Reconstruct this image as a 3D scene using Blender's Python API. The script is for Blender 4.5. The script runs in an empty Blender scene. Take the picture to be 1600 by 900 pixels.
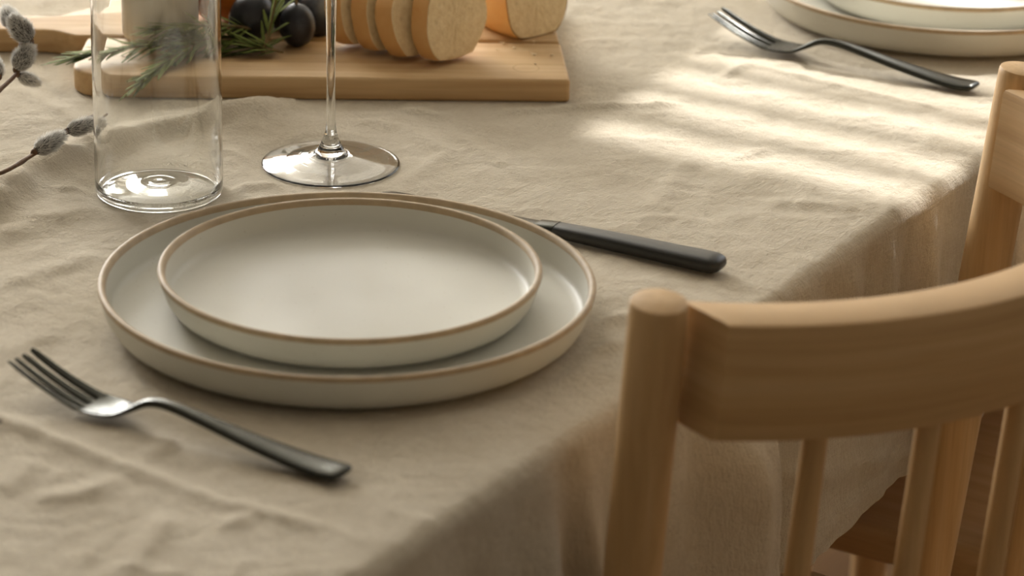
import bpy, bmesh, math, random
import numpy as np
from mathutils import Vector, Matrix, Quaternion

random.seed(7)
rng = np.random.default_rng(11)
SC = bpy.context.scene
COL = SC.collection
TZ = 0.74                                   # height of the table top above the floor
AZ = math.radians(31.3)                     # the table's long edge runs 31 degrees right of straight ahead
UX, UY = math.sin(AZ), math.cos(AZ)         # u: along the table edge
VX, VY = -UY, UX                            # v: from the edge in over the table
P0X, P0Y = 0.0511, 1.5149
ROT = math.atan2(UY, UX)                    # rotation of the (u, v) frame about z

def W(u, v, z=0.0):
    """table frame (u, v, height over the table top) -> world"""
    return Vector((P0X + u*UX + v*VX, P0Y + u*UY + v*VY, TZ + z))

# ------------------------------------------------------------------ camera
PITCH, ROLL = 0.387, 0.0245
cam = bpy.data.cameras.new('camera')
cam.sensor_width = 36.0
cam.lens = 112.5
cam.clip_start = 0.05
cam.dof.use_dof = True
cam.dof.focus_distance = 1.93
cam.dof.aperture_fstop = 7.5
camo = bpy.data.objects.new('camera', cam)
F = Vector((0, math.cos(PITCH), -math.sin(PITCH)))
R0 = Vector((1, 0, 0)); U0 = R0.cross(F)
RR = math.cos(ROLL)*R0 + math.sin(ROLL)*U0
UU = -math.sin(ROLL)*R0 + math.cos(ROLL)*U0
M = Matrix((RR, UU, -F)).transposed().to_4x4()
M.translation = Vector((0, 0, TZ + 0.6769))
camo.matrix_world = M
COL.objects.link(camo)
SC.camera = camo

# ------------------------------------------------------------------ light
world = bpy.data.worlds.new('world'); SC.world = world
world.use_nodes = True
bg = world.node_tree.nodes['Background']
bg.inputs['Color'].default_value = (0.80, 0.88, 1.0, 1)
bg.inputs['Strength'].default_value = 0.6

ROOM_U0, ROOM_U1, ROOM_V0, ROOM_V1 = -4.2, 2.2, -3.4, 2.6
CEIL = 1.86                                  # over the table top
def area_light(name, loc, target, sx, sy, power, color):
    l = bpy.data.lights.new(name, 'AREA'); l.shape = 'RECTANGLE'
    l.size, l.size_y, l.energy, l.color = sx, sy, power, color
    o = bpy.data.objects.new(name, l); COL.objects.link(o)
    o.location = loc
    o.rotation_euler = (Vector(target)-Vector(loc)).to_track_quat('-Z', 'Y').to_euler()
    return o
# daylight through the big window in the wall across the table (wall_left) and the blinded window (wall_back)
WIN2 = (1.00, 2.12, 0.12, 1.62)              # u0, u1, z0, z1
WIN1 = (-1.05, 0.488, 0.16, 1.675)             # v0, v1, z0, z1
WIN3 = (1.90, 2.52, 0.10, 1.66)              # v0, v1, z0, z1
SUN_EL = math.radians(40)
a = area_light('window_daylight', W((WIN2[0]+WIN2[1])/2, ROOM_V1+0.10, (WIN2[2]+WIN2[3])/2), W((WIN2[0]+WIN2[1])/2, 0, (WIN2[2]+WIN2[3])/2), WIN2[1]-WIN2[0], WIN2[3]-WIN2[2], 130, (1.0, 0.985, 0.95))
a = area_light('tall_window_daylight', W(ROOM_U1+0.10, (WIN3[0]+WIN3[1])/2, (WIN3[2]+WIN3[3])/2), W(0, (WIN3[0]+WIN3[1])/2, (WIN3[2]+WIN3[3])/2), WIN3[1]-WIN3[0], WIN3[3]-WIN3[2], 34, (1.0, 0.985, 0.95))
a = area_light('blind_daylight', W(ROOM_U1+0.16, (WIN1[0]+WIN1[1])/2, 0.9), W(0, (WIN1[0]+WIN1[1])/2, 0.9), WIN1[1]-WIN1[0], WIN1[3]-WIN1[2], 9, (1.0, 0.98, 0.95))
sun = bpy.data.lights.new('sun', 'SUN'); sun.energy = 5.6; sun.angle = math.radians(0.55); sun.color = (1.0, 0.985, 0.97)
suno = bpy.data.objects.new('sun', sun); COL.objects.link(suno)
SUN_SIDE = 0.12                              # the sun stands a little to the table's inner side
sd = Vector(((-UX-SUN_SIDE*VX)*math.cos(SUN_EL), (-UY-SUN_SIDE*VY)*math.cos(SUN_EL), -math.sin(SUN_EL)))
suno.rotation_euler = sd.to_track_quat('-Z', 'Y').to_euler()
suno.location = W(3, 0, 2.5)

SC.view_settings.view_transform = 'Standard'
SC.view_settings.look = 'None'
SC.view_settings.gamma = 1.0
SC.view_settings.use_curve_mapping = False
SC.view_settings.exposure = 0.25

# ------------------------------------------------------------------ materials
def new_mat(name):
    m = bpy.data.materials.new(name); m.use_nodes = True
    nt = m.node_tree; b = nt.nodes['Principled BSDF']
    return m, nt, b
def srgb(r, g, b):
    f = lambda c: (c/255/12.92) if c/255 <= 0.04045 else ((c/255+0.055)/1.055)**2.4
    return (f(r), f(g), f(b), 1)
def node(nt, t, **kw):
    n = nt.nodes.new(t)
    for k, v in kw.items():
        if k in n.inputs: n.inputs[k].default_value = v
        else: setattr(n, k, v)
    return n
def ramp(nt, stops):
    r = nt.nodes.new('ShaderNodeValToRGB'); e = r.color_ramp.elements
    while len(e) < len(stops): e.new(0.5)
    for q, (p, c) in zip(e, stops): q.position = p; q.color = c
    return r
def coords(nt, scale=(1, 1, 1), kind='Object', rot=(0, 0, 0)):
    tc = nt.nodes.new('ShaderNodeTexCoord'); mp = nt.nodes.new('ShaderNodeMapping')
    mp.inputs['Scale'].default_value = scale; mp.inputs['Rotation'].default_value = rot
    nt.links.new(tc.outputs[kind], mp.inputs['Vector'])
    return mp.outputs['Vector']
def bump(nt, bsdf, height, strength, dist):
    b = nt.nodes.new('ShaderNodeBump'); b.inputs['Strength'].default_value = strength; b.inputs['Distance'].default_value = dist
    nt.links.new(height, b.inputs['Height']); nt.links.new(b.outputs['Normal'], bsdf.inputs['Normal'])
    return b

def mat_wood(name, c_dark, c_mid, c_light, axis='x', rough=0.55, fine=1.0):
    m, nt, b = new_mat(name)
    s = {'x': (4, 120, 120), 'y': (120, 4, 120), 'z': (120, 120, 4), 'rail': (4, 4, 120)}[axis]
    s2 = {'x': (12, 420, 420), 'y': (420, 12, 420), 'z': (420, 420, 12), 'rail': (12, 12, 420)}[axis]
    n1 = node(nt, 'ShaderNodeTexNoise', Scale=1.0, Detail=5.0, Roughness=0.55, Distortion=0.25)
    nt.links.new(coords(nt, s), n1.inputs['Vector'])
    n2 = node(nt, 'ShaderNodeTexNoise', Scale=1.0, Detail=3.0, Roughness=0.6)
    nt.links.new(coords(nt, s2), n2.inputs['Vector'])
    r = ramp(nt, [(0.28, c_dark), (0.5, c_mid), (0.74, c_light)])
    nt.links.new(n1.outputs['Fac'], r.inputs['Fac'])
    mx = node(nt, 'ShaderNodeMix', data_type='RGBA', blend_type='MULTIPLY'); mx.inputs[0].default_value = 0.22*fine
    rr = ramp(nt, [(0.3, (0.55, 0.5, 0.45, 1)), (0.6, (1, 1, 1, 1))])
    nt.links.new(n2.outputs['Fac'], rr.inputs['Fac'])
    nt.links.new(r.outputs['Color'], mx.inputs[6]); nt.links.new(rr.outputs['Color'], mx.inputs[7])
    nt.links.new(mx.outputs[2], b.inputs['Base Color'])
    b.inputs['Roughness'].default_value = rough
    bump(nt, b, n2.outputs['Fac'], 0.12, 0.0006)
    return m

CH = (srgb(194, 156, 106), srgb(204, 167, 117), srgb(213, 179, 131))
M_CHZ = mat_wood('chair_wood_upright', *CH, axis='z')
M_CHX = mat_wood('chair_wood_rail', *CH, axis='rail')
M_CHY = mat_wood('chair_wood_seat', *CH, axis='y')
M_BOARD = mat_wood('board_wood', srgb(188, 150, 102), srgb(204, 169, 121), srgb(216, 186, 140), axis='x', rough=0.6)
def add_knot(m, cx, cy, r):
    """a faint round knot outline in the wood, at (cx, cy) of the object's own frame"""
    nt = m.node_tree; b = nt.nodes['Principled BSDF']; src = b.inputs['Base Color'].links[0].from_socket
    tc = nt.nodes.new('ShaderNodeTexCoord'); mp = nt.nodes.new('ShaderNodeMapping')
    mp.inputs['Location'].default_value = (-cx/r, -cy/r, 0); mp.inputs['Scale'].default_value = (1/r, 1/r, 0)
    nt.links.new(tc.outputs['Object'], mp.inputs['Vector'])
    ln = node(nt, 'ShaderNodeVectorMath', operation='LENGTH'); nt.links.new(mp.outputs['Vector'], ln.inputs[0])
    rp = ramp(nt, [(0.0, (.93, .90, .86, 1)), (0.42, (1, 1, 1, 1)), (0.46, (.74, .66, .56, 1)), (0.50, (1, 1, 1, 1)), (1.0, (1, 1, 1, 1))])
    hf_ = node(nt, 'ShaderNodeMath', operation='MULTIPLY'); hf_.inputs[1].default_value = 0.46; nt.links.new(ln.outputs['Value'], hf_.inputs[0])
    nt.links.new(hf_.outputs[0], rp.inputs['Fac'])
    mx = node(nt, 'ShaderNodeMix', data_type='RGBA', blend_type='MULTIPLY'); mx.inputs[0].default_value = 0.9
    nt.links.new(src, mx.inputs[6]); nt.links.new(rp.outputs['Color'], mx.inputs[7]); nt.links.new(mx.outputs[2], b.inputs['Base Color'])
add_knot(M_BOARD, -.028, .0235, .0085)
M_TABLE = mat_wood('table_wood', srgb(150, 108, 66), srgb(172, 128, 82), srgb(190, 146, 98), axis='x')
M_FLOOR = mat_wood('floor_wood', srgb(84, 62, 38), srgb(98, 72, 46), srgb(110, 84, 54), axis='x', rough=0.85)
M_FLOOR.node_tree.nodes['Principled BSDF'].inputs['Specular IOR Level'].default_value = 0.15

def mat_linen():
    m, nt, b = new_mat('linen')
    v = coords(nt, (1, 1, 1), 'Object')
    w1 = node(nt, 'ShaderNodeTexNoise', Scale=1.0, Detail=2.0, Roughness=0.6)
    nt.links.new(coords(nt, (90, 1500, 1500)), w1.inputs['Vector'])
    w2 = node(nt, 'ShaderNodeTexNoise', Scale=1.0, Detail=2.0, Roughness=0.6)
    nt.links.new(coords(nt, (1500, 90, 90)), w2.inputs['Vector'])
    add = node(nt, 'ShaderNodeMath', operation='ADD'); nt.links.new(w1.outputs['Fac'], add.inputs[0]); nt.links.new(w2.outputs['Fac'], add.inputs[1])
    fz = node(nt, 'ShaderNodeTexNoise', Scale=420.0, Detail=4.0, Roughness=0.7); nt.links.new(v, fz.inputs['Vector'])
    big = node(nt, 'ShaderNodeTexNoise', Scale=14.0, Detail=4.0, Roughness=0.6); nt.links.new(v, big.inputs['Vector'])
    r = ramp(nt, [(0.3, srgb(197, 185, 163)), (0.7, srgb(211, 200, 180))]); nt.links.new(big.outputs['Fac'], r.inputs['Fac'])
    r2 = ramp(nt, [(0.36, (0.82, 0.79, 0.74, 1)), (0.56, (1, 1, 1, 1))])
    half = node(nt, 'ShaderNodeMath', operation='MULTIPLY'); half.inputs[1].default_value = 0.5; nt.links.new(add.outputs[0], half.inputs[0])
    nt.links.new(half.outputs[0], r2.inputs['Fac'])
    mx = node(nt, 'ShaderNodeMix', data_type='RGBA', blend_type='MULTIPLY'); mx.inputs[0].default_value = 0.75
    nt.links.new(r.outputs['Color'], mx.inputs[6]); nt.links.new(r2.outputs['Color'], mx.inputs[7])
    nt.links.new(mx.outputs[2], b.inputs['Base Color'])
    b.inputs['Roughness'].default_value = 0.95
    b.inputs['Specular IOR Level'].default_value = 0.15
    b.inputs['Sheen Weight'].default_value = 0.12
    b.inputs['Sheen Roughness'].default_value = 0.6
    mid = node(nt, 'ShaderNodeTexNoise', Scale=130.0, Detail=4.0, Roughness=0.6); nt.links.new(v, mid.inputs['Vector'])
    hsum = node(nt, 'ShaderNodeMath', operation='MULTIPLY_ADD'); hsum.inputs[1].default_value = 1.6
    nt.links.new(mid.outputs['Fac'], hsum.inputs[0]); nt.links.new(half.outputs[0], hsum.inputs[2])
    h2 = node(nt, 'ShaderNodeMath', operation='ADD'); nt.links.new(hsum.outputs[0], h2.inputs[0]); nt.links.new(fz.outputs['Fac'], h2.inputs[1])
    bump(nt, b, h2.outputs[0], 0.8, 0.0014)
    return m
M_LINEN = mat_linen()

def mat_glaze():
    m, nt, b = new_mat('stoneware_glaze')
    v = coords(nt)
    n = node(nt, 'ShaderNodeTexNoise', Scale=9.0, Detail=3.0, Roughness=0.5); nt.links.new(v, n.inputs['Vector'])
    r = ramp(nt, [(0.3, srgb(208, 205, 193)), (0.7, srgb(219, 217, 206))]); nt.links.new(n.outputs['Fac'], r.inputs['Fac'])
    sp = node(nt, 'ShaderNodeTexVoronoi', Scale=150.0); nt.links.new(v, sp.inputs['Vector'])
    r2 = ramp(nt, [(0.035, (0.62, 0.54, 0.42, 1)), (0.10, (1, 1, 1, 1))]); nt.links.new(sp.outputs['Distance'], r2.inputs['Fac'])
    mx = node(nt, 'ShaderNodeMix', data_type='RGBA', blend_type='MULTIPLY'); mx.inputs[0].default_value = 0.45
    nt.links.new(r.outputs['Color'], mx.inputs[6]); nt.links.new(r2.outputs['Color'], mx.inputs[7])
    nt.links.new(mx.outputs[2], b.inputs['Base Color'])
    b.inputs['Roughness'].default_value = 0.46
    b.inputs['Specular IOR Level'].default_value = 0.32
    n2 = node(nt, 'ShaderNodeTexNoise', Scale=60.0, Detail=2.0); nt.links.new(v, n2.inputs['Vector'])
    bump(nt, b, n2.outputs['Fac'], 0.05, 0.001)
    return m
M_GLAZE = mat_glaze()
def mat_simple(name, col, rough=0.5, metallic=0.0, spec=0.5, nscale=40, var=0.12, bmp=0.05, bdist=0.001):
    m, nt, b = new_mat(name)
    n = node(nt, 'ShaderNodeTexNoise', Scale=float(nscale), Detail=4.0, Roughness=0.6); nt.links.new(coords(nt), n.inputs['Vector'])
    d = tuple(c*(1-var) for c in col[:3])+(1,); l = tuple(min(1, c*(1+var)) for c in col[:3])+(1,)
    r = ramp(nt, [(0.3, d), (0.7, l)]); nt.links.new(n.outputs['Fac'], r.inputs['Fac'])
    nt.links.new(r.outputs['Color'], b.inputs['Base Color'])
    b.inputs['Roughness'].default_value = rough; b.inputs['Metallic'].default_value = metallic
    b.inputs['Specular IOR Level'].default_value = spec
    if bmp: bump(nt, b, n.outputs['Fac'], bmp, bdist)
    return m
M_RIM = mat_simple('raw_clay_rim', srgb(178, 156, 124), 0.6, nscale=90)
M_GUN = mat_simple('gunmetal', srgb(62, 62, 57), 0.26, metallic=1.0, nscale=300, var=0.08, bmp=0.02)
M_BLACK = mat_simple('black_handle', srgb(38, 38, 36), 0.34, metallic=0.0, nscale=120, var=0.1, bmp=0.03)
M_CROCK = mat_simple('pale_ceramic', srgb(206, 196, 178), 0.5, nscale=30, var=0.05)
M_BARK = mat_simple('twig_bark', srgb(104, 76, 52), 0.7, nscale=300, var=0.35, bmp=0.4)
M_FUR = mat_simple('catkin_fur', srgb(222, 218, 210), 0.9, nscale=160, var=0.3, bmp=0.3)
M_FURD = mat_simple('catkin_core', srgb(96, 90, 84), 0.9, nscale=260, var=0.5, bmp=0.3)
M_LEAF = mat_simple('rosemary_leaf', srgb(106, 116, 52), 0.75, spec=0.2, nscale=60, var=0.35, bmp=0.1)
M_STEMR = mat_simple('rosemary_stem', srgb(120, 98, 60), 0.7, nscale=200, var=0.2, bmp=0.3)
M_ORANGE = mat_simple('orange_peel', srgb(222, 128, 46), 0.45, nscale=300, var=0.08, bmp=0.35, bdist=0.0006)
M_WALL = mat_simple('wall_paint', srgb(206, 199, 186), 0.9, nscale=8, var=0.03, bmp=0)
M_CEIL = mat_simple('ceiling_paint', srgb(220, 216, 206), 0.9, nscale=8, var=0.02, bmp=0)
M_WHITE = mat_simple('white_paint', srgb(225, 222, 214), 0.5, nscale=20, var=0.02, bmp=0)

def mat_grape():
    m, nt, b = new_mat('grape_skin')
    n = node(nt, 'ShaderNodeTexNoise', Scale=55.0, Detail=5.0, Roughness=0.65); nt.links.new(coords(nt), n.inputs['Vector'])
    r = ramp(nt, [(0.35, srgb(26, 25, 30)), (0.55, srgb(36, 36, 42)), (0.8, srgb(66, 70, 80))]); nt.links.new(n.outputs['Fac'], r.inputs['Fac'])
    nt.links.new(r.outputs['Color'], b.inputs['Base Color'])
    b.inputs['Roughness'].default_value = 0.42
    return m
M_GRAPE = mat_grape()
def mat_glass():
    m, nt, b = new_mat('clear_glass')
    b.inputs['Base Color'].default_value = (0.985, 0.99, 0.985, 1)
    b.inputs['Roughness'].default_value = 0.0
    b.inputs['IOR'].default_value = 1.47
    b.inputs['Transmission Weight'].default_value = 1.0
    return m
M_GLASS = mat_glass()
def mat_thin_glass():
    """thin-walled blown glass: clear, with the mirror reflection of its surface"""
    m, nt, b = new_mat('thin_glass'); nt.nodes.remove(b)
    tr = node(nt, 'ShaderNodeBsdfTransparent', Color=(0.985, 0.99, 0.985, 1)); gl = node(nt, 'ShaderNodeBsdfGlossy', Roughness=0.0, Color=(1, 1, 1, 1))
    fr = nt.nodes.new('ShaderNodeFresnel'); mx = nt.nodes.new('ShaderNodeMixShader')
    ge = nt.nodes.new('ShaderNodeNewGeometry'); io = node(nt, 'ShaderNodeMapRange'); io.inputs['To Min'].default_value = 1.47; io.inputs['To Max'].default_value = 1/1.47
    nt.links.new(ge.outputs['Backfacing'], io.inputs['Value']); nt.links.new(io.outputs['Result'], fr.inputs['IOR'])   # the same reflection from inside and outside
    nt.links.new(fr.outputs[0], mx.inputs[0]); nt.links.new(tr.outputs[0], mx.inputs[1]); nt.links.new(gl.outputs[0], mx.inputs[2])
    nt.links.new(mx.outputs[0], nt.nodes['Material Output'].inputs['Surface'])
    return m
M_THIN = mat_thin_glass()
def mat_crumb():
    m, nt, b = new_mat('bread_crumb')
    v = coords(nt)
    vo = node(nt, 'ShaderNodeTexNoise', Scale=170.0, Detail=5.0, Roughness=0.7); nt.links.new(v, vo.inputs['Vector'])
    ho = node(nt, 'ShaderNodeTexVoronoi', Scale=95.0); nt.links.new(v, ho.inputs['Vector'])
    r = ramp(nt, [(0.3, srgb(228, 200, 152)), (0.65, srgb(244, 222, 180))]); nt.links.new(vo.outputs['Fac'], r.inputs['Fac'])
    r2 = ramp(nt, [(0.05, (0.6, 0.5, 0.36, 1)), (0.22, (1, 1, 1, 1))]); nt.links.new(ho.outputs['Distance'], r2.inputs['Fac'])
    mx = node(nt, 'ShaderNodeMix', data_type='RGBA', blend_type='MULTIPLY'); mx.inputs[0].default_value = 0.5
    mx.inputs[0].default_value = 0.3
    nt.links.new(r.outputs['Color'], mx.inputs[6]); nt.links.new(r2.outputs['Color'], mx.inputs[7])
    nt.links.new(mx.outputs[2], b.inputs['Base Color'])
    b.inputs['Roughness'].default_value = 0.95; b.inputs['Specular IOR Level'].default_value = 0.1
    ad = node(nt, 'ShaderNodeMath', operation='ADD'); nt.links.new(vo.outputs['Fac'], ad.inputs[0]); nt.links.new(r2.outputs['Color'], ad.inputs[1])
    bump(nt, b, ad.outputs[0], 0.6, 0.0015)
    return m
M_CRUMB = mat_crumb()
def mat_crust():
    m, nt, b = new_mat('bread_crust')
    n = node(nt, 'ShaderNodeTexNoise', Scale=45.0, Detail=6.0, Roughness=0.6); nt.links.new(coords(nt), n.inputs['Vector'])
    at = nt.nodes.new('ShaderNodeAttribute'); at.attribute_name = 'bake'
    ad = node(nt, 'ShaderNodeMath', operation='MULTIPLY_ADD'); ad.inputs[1].default_value = 0.55; 
    nt.links.new(n.outputs['Fac'], ad.inputs[0]); nt.links.new(at.outputs['Fac'], ad.inputs[2])
    r = ramp(nt, [(0.2, srgb(236, 208, 160)), (0.5, srgb(232, 194, 132)), (0.85, srgb(220, 164, 98)), (1.0, srgb(200, 138, 76))])
    nt.links.new(ad.outputs[0], r.inputs['Fac'])
    nt.links.new(r.outputs['Color'], b.inputs['Base Color'])
    b.inputs['Roughness'].default_value = 0.7
    bump(nt, b, n.outputs['Fac'], 0.3, 0.002)
    return m
M_CRUST = mat_crust()

# ------------------------------------------------------------------ mesh helpers
class MB:
    def __init__(s): s.v = []; s.f = []
    def add(s, vs, fs):
        o = len(s.v); s.v += [tuple(p) for p in vs]; s.f += [tuple(i+o for i in q) for q in fs]
        return s
    def rings(s, rings, close=True, cap0=True, cap1=True):
        n = len(rings[0]); vs = [p for r in rings for p in r]; fs = []
        for i in range(len(rings)-1):
            for j in range(n if close else n-1):
                k = (j+1) % n
                fs.append((i*n+j, i*n+k, (i+1)*n+k, (i+1)*n+j))
        if cap0: fs.append(tuple(range(n-1, -1, -1)))
        if cap1: fs.append(tuple((len(rings)-1)*n+j for j in range(n)))
        return s.add(vs, fs)
    def lathe(s, prof, n=96):
        """closed or open (r, z) profile turned about z; r = 0 makes a pole"""
        base = len(s.v); idx = []
        for r, z in prof:
            if r < 1e-7:
                s.v.append((0, 0, z)); idx.append([len(s.v)-1]*n)
            else:
                row = []
                for j in range(n):
                    t = 2*math.pi*j/n; s.v.append((r*math.cos(t), r*math.sin(t), z)); row.append(len(s.v)-1)
                idx.append(row)
        for a, b in zip(idx[:-1], idx[1:]):
            for j in range(n):
                k = (j+1) % n
                q = []
                for i in (a[j], a[k], b[k], b[j]):
                    if i not in q: q.append(i)
                if len(q) > 2: s.f.append(tuple(q))
        return s
    def tube(s, pts, rad, n=10):
        pts = [Vector(p) for p in pts]; rings = []
        up = None
        for i, p in enumerate(pts):
            d = (pts[min(i+1, len(pts)-1)]-pts[max(i-1, 0)]).normalized()
            if up is None:
                up = d.orthogonal().normalized()
            up = (up-d*up.dot(d)).normalized(); sd_ = d.cross(up)
            r = rad[i] if hasattr(rad, '__len__') else rad
            rings.append([p+(up*math.cos(2*math.pi*j/n)+sd_*math.sin(2*math.pi*j/n))*r for j in range(n)])
        return s.rings(rings)
    def slab(s, poly, z0, z1, bev=0.002, seg=3):
        """a board with the outline poly (counter-clockwise, xy) and rounded edges"""
        n = len(poly); P = [Vector((p[0], p[1])) for p in poly]; N = []
        for i in range(n):
            a_ = (P[i]-P[i-1]).normalized(); b_ = (P[(i+1) % n]-P[i]).normalized()
            na = Vector((a_.y, -a_.x)); nb = Vector((b_.y, -b_.x)); m_ = na+nb
            N.append(m_/max(0.3, m_.dot(na)))
        rg = []
        for k in range(seg+1):
            t = math.pi/2*k/seg; i_ = bev*(1-math.sin(t)); z_ = z0+bev*(1-math.cos(t))
            rg.append([(P[i].x-N[i].x*i_, P[i].y-N[i].y*i_, z_) for i in range(n)])
        for k in range(seg+1):
            t = math.pi/2*(1-k/seg); i_ = bev*(1-math.sin(t)); z_ = z1-bev*(1-math.cos(t))
            rg.append([(P[i].x-N[i].x*i_, P[i].y-N[i].y*i_, z_) for i in range(n)])
        return s.rings(rg)
    def box(s, x0, x1, y0, y1, z0, z1, bev=0.0):
        if bev: return s.slab([(x0, y0), (x1, y0), (x1, y1), (x0, y1)], z0, z1, bev, 2)
        v = [(x, y, z) for z in (z0, z1) for y in (y0, y1) for x in (x0, x1)]
        return s.add(v, [(0, 2, 3, 1), (4, 5, 7, 6), (0, 1, 5, 4), (2, 6, 7, 3), (0, 4, 6, 2), (1, 3, 7, 5)])
    def mesh(s, name, mat, smooth=True, auto=None):
        me = bpy.data.meshes.new(name); me.from_pydata(s.v, [], s.f)
        bm = bmesh.new(); bm.from_mesh(me); bmesh.ops.remove_doubles(bm, verts=bm.verts, dist=1e-7); bmesh.ops.recalc_face_normals(bm, faces=bm.faces); 
        for f in bm.faces: f.smooth = smooth
        if smooth and auto:
            for e in bm.edges:
                if len(e.link_faces) == 2 and e.calc_face_angle(0) > math.radians(auto): e.smooth = False
        bm.to_mesh(me); bm.free()
        me.materials.append(mat); me.update()
        return me
    def build(s, name, mat, parent=None, smooth=True, auto=40):
        return put(name, s.mesh(name, mat, smooth, auto), parent)
def support(prof):
    """holding loops beside every corner of a turned profile, so smooth shading stays true along the walls"""
    out = []
    for (a_, b_), (c, d) in zip(prof[:-1], prof[1:]):
        L_ = math.hypot(c-a_, d-b_); k_ = min(.3, .0005/max(L_, 1e-6))
        out += [(a_, b_), (a_+(c-a_)*k_, b_+(d-b_)*k_), (c-(c-a_)*k_, d-(d-b_)*k_)]
    return out+[prof[-1]]
def put(name, me, parent=None):
    o = bpy.data.objects.new(name, me); COL.objects.link(o)
    if parent is not None: o.parent = parent
    return o
def thing(name, label, cat, loc, rotz=0.0, group=None):
    o = bpy.data.objects.new(name, None); COL.objects.link(o)
    o.empty_display_size = 0.02
    o.location = loc; o.rotation_euler = (0, 0, rotz)
    tag(o, label, cat, group); return o
def tag(o, label, cat, group=None):
    o['label'] = label; o['category'] = cat
    if group: o['group'] = group
    return o
def structure(o, label=None):
    o['kind'] = 'structure'
    if label: o['label'] = label
    return o
def copy_tree(root, loc, rotz, label, group=None):
    r = root.copy(); COL.objects.link(r); r.location = loc; r.rotation_euler = (0, 0, rotz)
    r['label'] = label
    if group: r['group'] = group
    for ch in list(root.children):
        c = ch.copy(); COL.objects.link(c); c.parent = r
        for g in ch.children:
            d = g.copy(); COL.objects.link(d); d.parent = c
    return r
def frame_uv(o):
    """place an object whose mesh is in the table frame"""
    o.location = W(0, 0, 0); o.rotation_euler = (0, 0, ROT); return o

# ------------------------------------------------------------------ the room
FZ = -TZ
m = MB(); m.box(ROOM_U0, ROOM_U1, ROOM_V0, ROOM_V1, FZ-0.05, FZ)
structure(frame_uv(m.build('floor', M_FLOOR, smooth=False)), 'light wooden floor under the table')
m = MB(); m.box(ROOM_U0, ROOM_U1, ROOM_V0, ROOM_V1, CEIL, CEIL+0.05)
structure(frame_uv(m.build('ceiling', M_CEIL, smooth=False)), 'plain pale ceiling')
T = 0.12
def wall(name, axis, pos, lo, hi, win, label):
    """axis 'u': wall at u = pos spanning v lo..hi; win = (a0, a1, z0, z1) or None"""
    m = MB()
    def bx(a0, a1, z0, z1):
        if axis == 'u': m.box(min(pos), max(pos), a0, a1, z0, z1)
        else: m.box(a0, a1, min(pos), max(pos), z0, z1)
    a_ = lo
    for w_ in win or ():
        bx(a_, w_[0], FZ, CEIL); bx(w_[0], w_[1], FZ, w_[2]); bx(w_[0], w_[1], w_[3], CEIL); a_ = w_[1]
    bx(a_, hi, FZ, CEIL)
    return structure(frame_uv(m.build(name, M_WALL, smooth=False)), label)
wall('wall_back', 'u', (ROOM_U1, ROOM_U1+T), ROOM_V0, ROOM_V1, (WIN1, WIN3), 'plain wall with two windows')
wall('wall_left', 'v', (ROOM_V1, ROOM_V1+T), ROOM_U0, ROOM_U1, (WIN2,), 'plain wall with the large window')
wall('wall_front', 'u', (ROOM_U0-T, ROOM_U0), ROOM_V0, ROOM_V1, None, 'plain wall behind the viewer')
wall('wall_right', 'v', (ROOM_V0-T, ROOM_V0), ROOM_U0, ROOM_U1, None, 'plain wall behind the chairs')
# window frames
w1 = bpy.data.objects.new('window_1', None); COL.objects.link(w1); frame_uv(w1); structure(w1, 'window with a slatted blind')
m = MB(); v0, v1, z0, z1 = WIN1; u = ROOM_U1
for (a, b_, c, d) in ((v0, v0+.035, z0, z1), (v1-.035, v1, z0, z1), (v0, v1, z0, z0+.03), (v0, v1, z1-.03, z1)):
    m.box(u+.05, u+.09, a, b_, c, d)
m.build('window_frame', M_WHITE, w1, smooth=False)
PITCH_B = 0.049
sl = MB(); sl.slab([(-.016, v0+.036), (.016, v0+.036), (.016, v1-.036), (-.016, v1-.036)], -.0012, .0012, .001, 1)
slat_me = sl.mesh('slat', M_WHITE)
k = 0; z = z0+.05
while z < z1-.03:
    o = put('slat', slat_me, w1); o.location = (u+.02, 0, z); o.rotation_euler = (0, math.radians(-9), 0)
    z += PITCH_B; k += 1
w2 = bpy.data.objects.new('window_2', None); COL.objects.link(w2); frame_uv(w2); structure(w2, 'large window across the table')
m = MB(); u0, u1, z0, z1 = WIN2; v = ROOM_V1
for (a, b_, c, d) in ((u0, u0+.05, z0, z1), (u1-.05, u1, z0, z1), (u0, u1, z0, z0+.05), (u0, u1, z1-.05, z1), ((u0+u1)/2-.03, (u0+u1)/2+.03, z0, z1)):
    m.box(a, b_, v+.02, v+.07, c, d)
m.build('window_frame', M_WHITE, w2, smooth=False)

w3 = bpy.data.objects.new('window_3', None); COL.objects.link(w3); frame_uv(w3); structure(w3, 'tall window at the end of the room')
m = MB(); v0, v1, z0, z1 = WIN3; u = ROOM_U1
for (a, b_, c, d) in ((v0, v0+.05, z0, z1), (v1-.05, v1, z0, z1), (v0, v1, z0, z0+.05), (v0, v1, z1-.05, z1), ((v0+v1)/2-.03, (v0+v1)/2+.03, z0, z1)):
    m.box(u+.02, u+.07, a, b_, c, d)
m.build('window_frame', M_WHITE, w3, smooth=False)

# ------------------------------------------------------------------ table
TU0, TU1, TV0, TV1 = -0.80, 1.35, 0.010, 0.92
tb = thing('dining_table', 'wooden dining table under the beige linen cloth', 'table', W(0, 0, FZ), ROT)
m = MB(); m.slab([(TU0, TV0), (TU1, TV0), (TU1, TV1), (TU0, TV1)], TZ-.034, TZ-.004, .006); m.build('tabletop', M_TABLE, tb)
leg = MB(); leg.slab([(-.032, -.032), (.032, -.032), (.032, .032), (-.032, .032)], 0, TZ-.034, .004); legme = leg.mesh('leg', M_TABLE)
for lu in (TU0+.07, TU1-.07):
    for lv in (TV0+.10, TV1-.10):
        o = put('leg', legme, tb); o.location = (lu, lv, 0)

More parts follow.
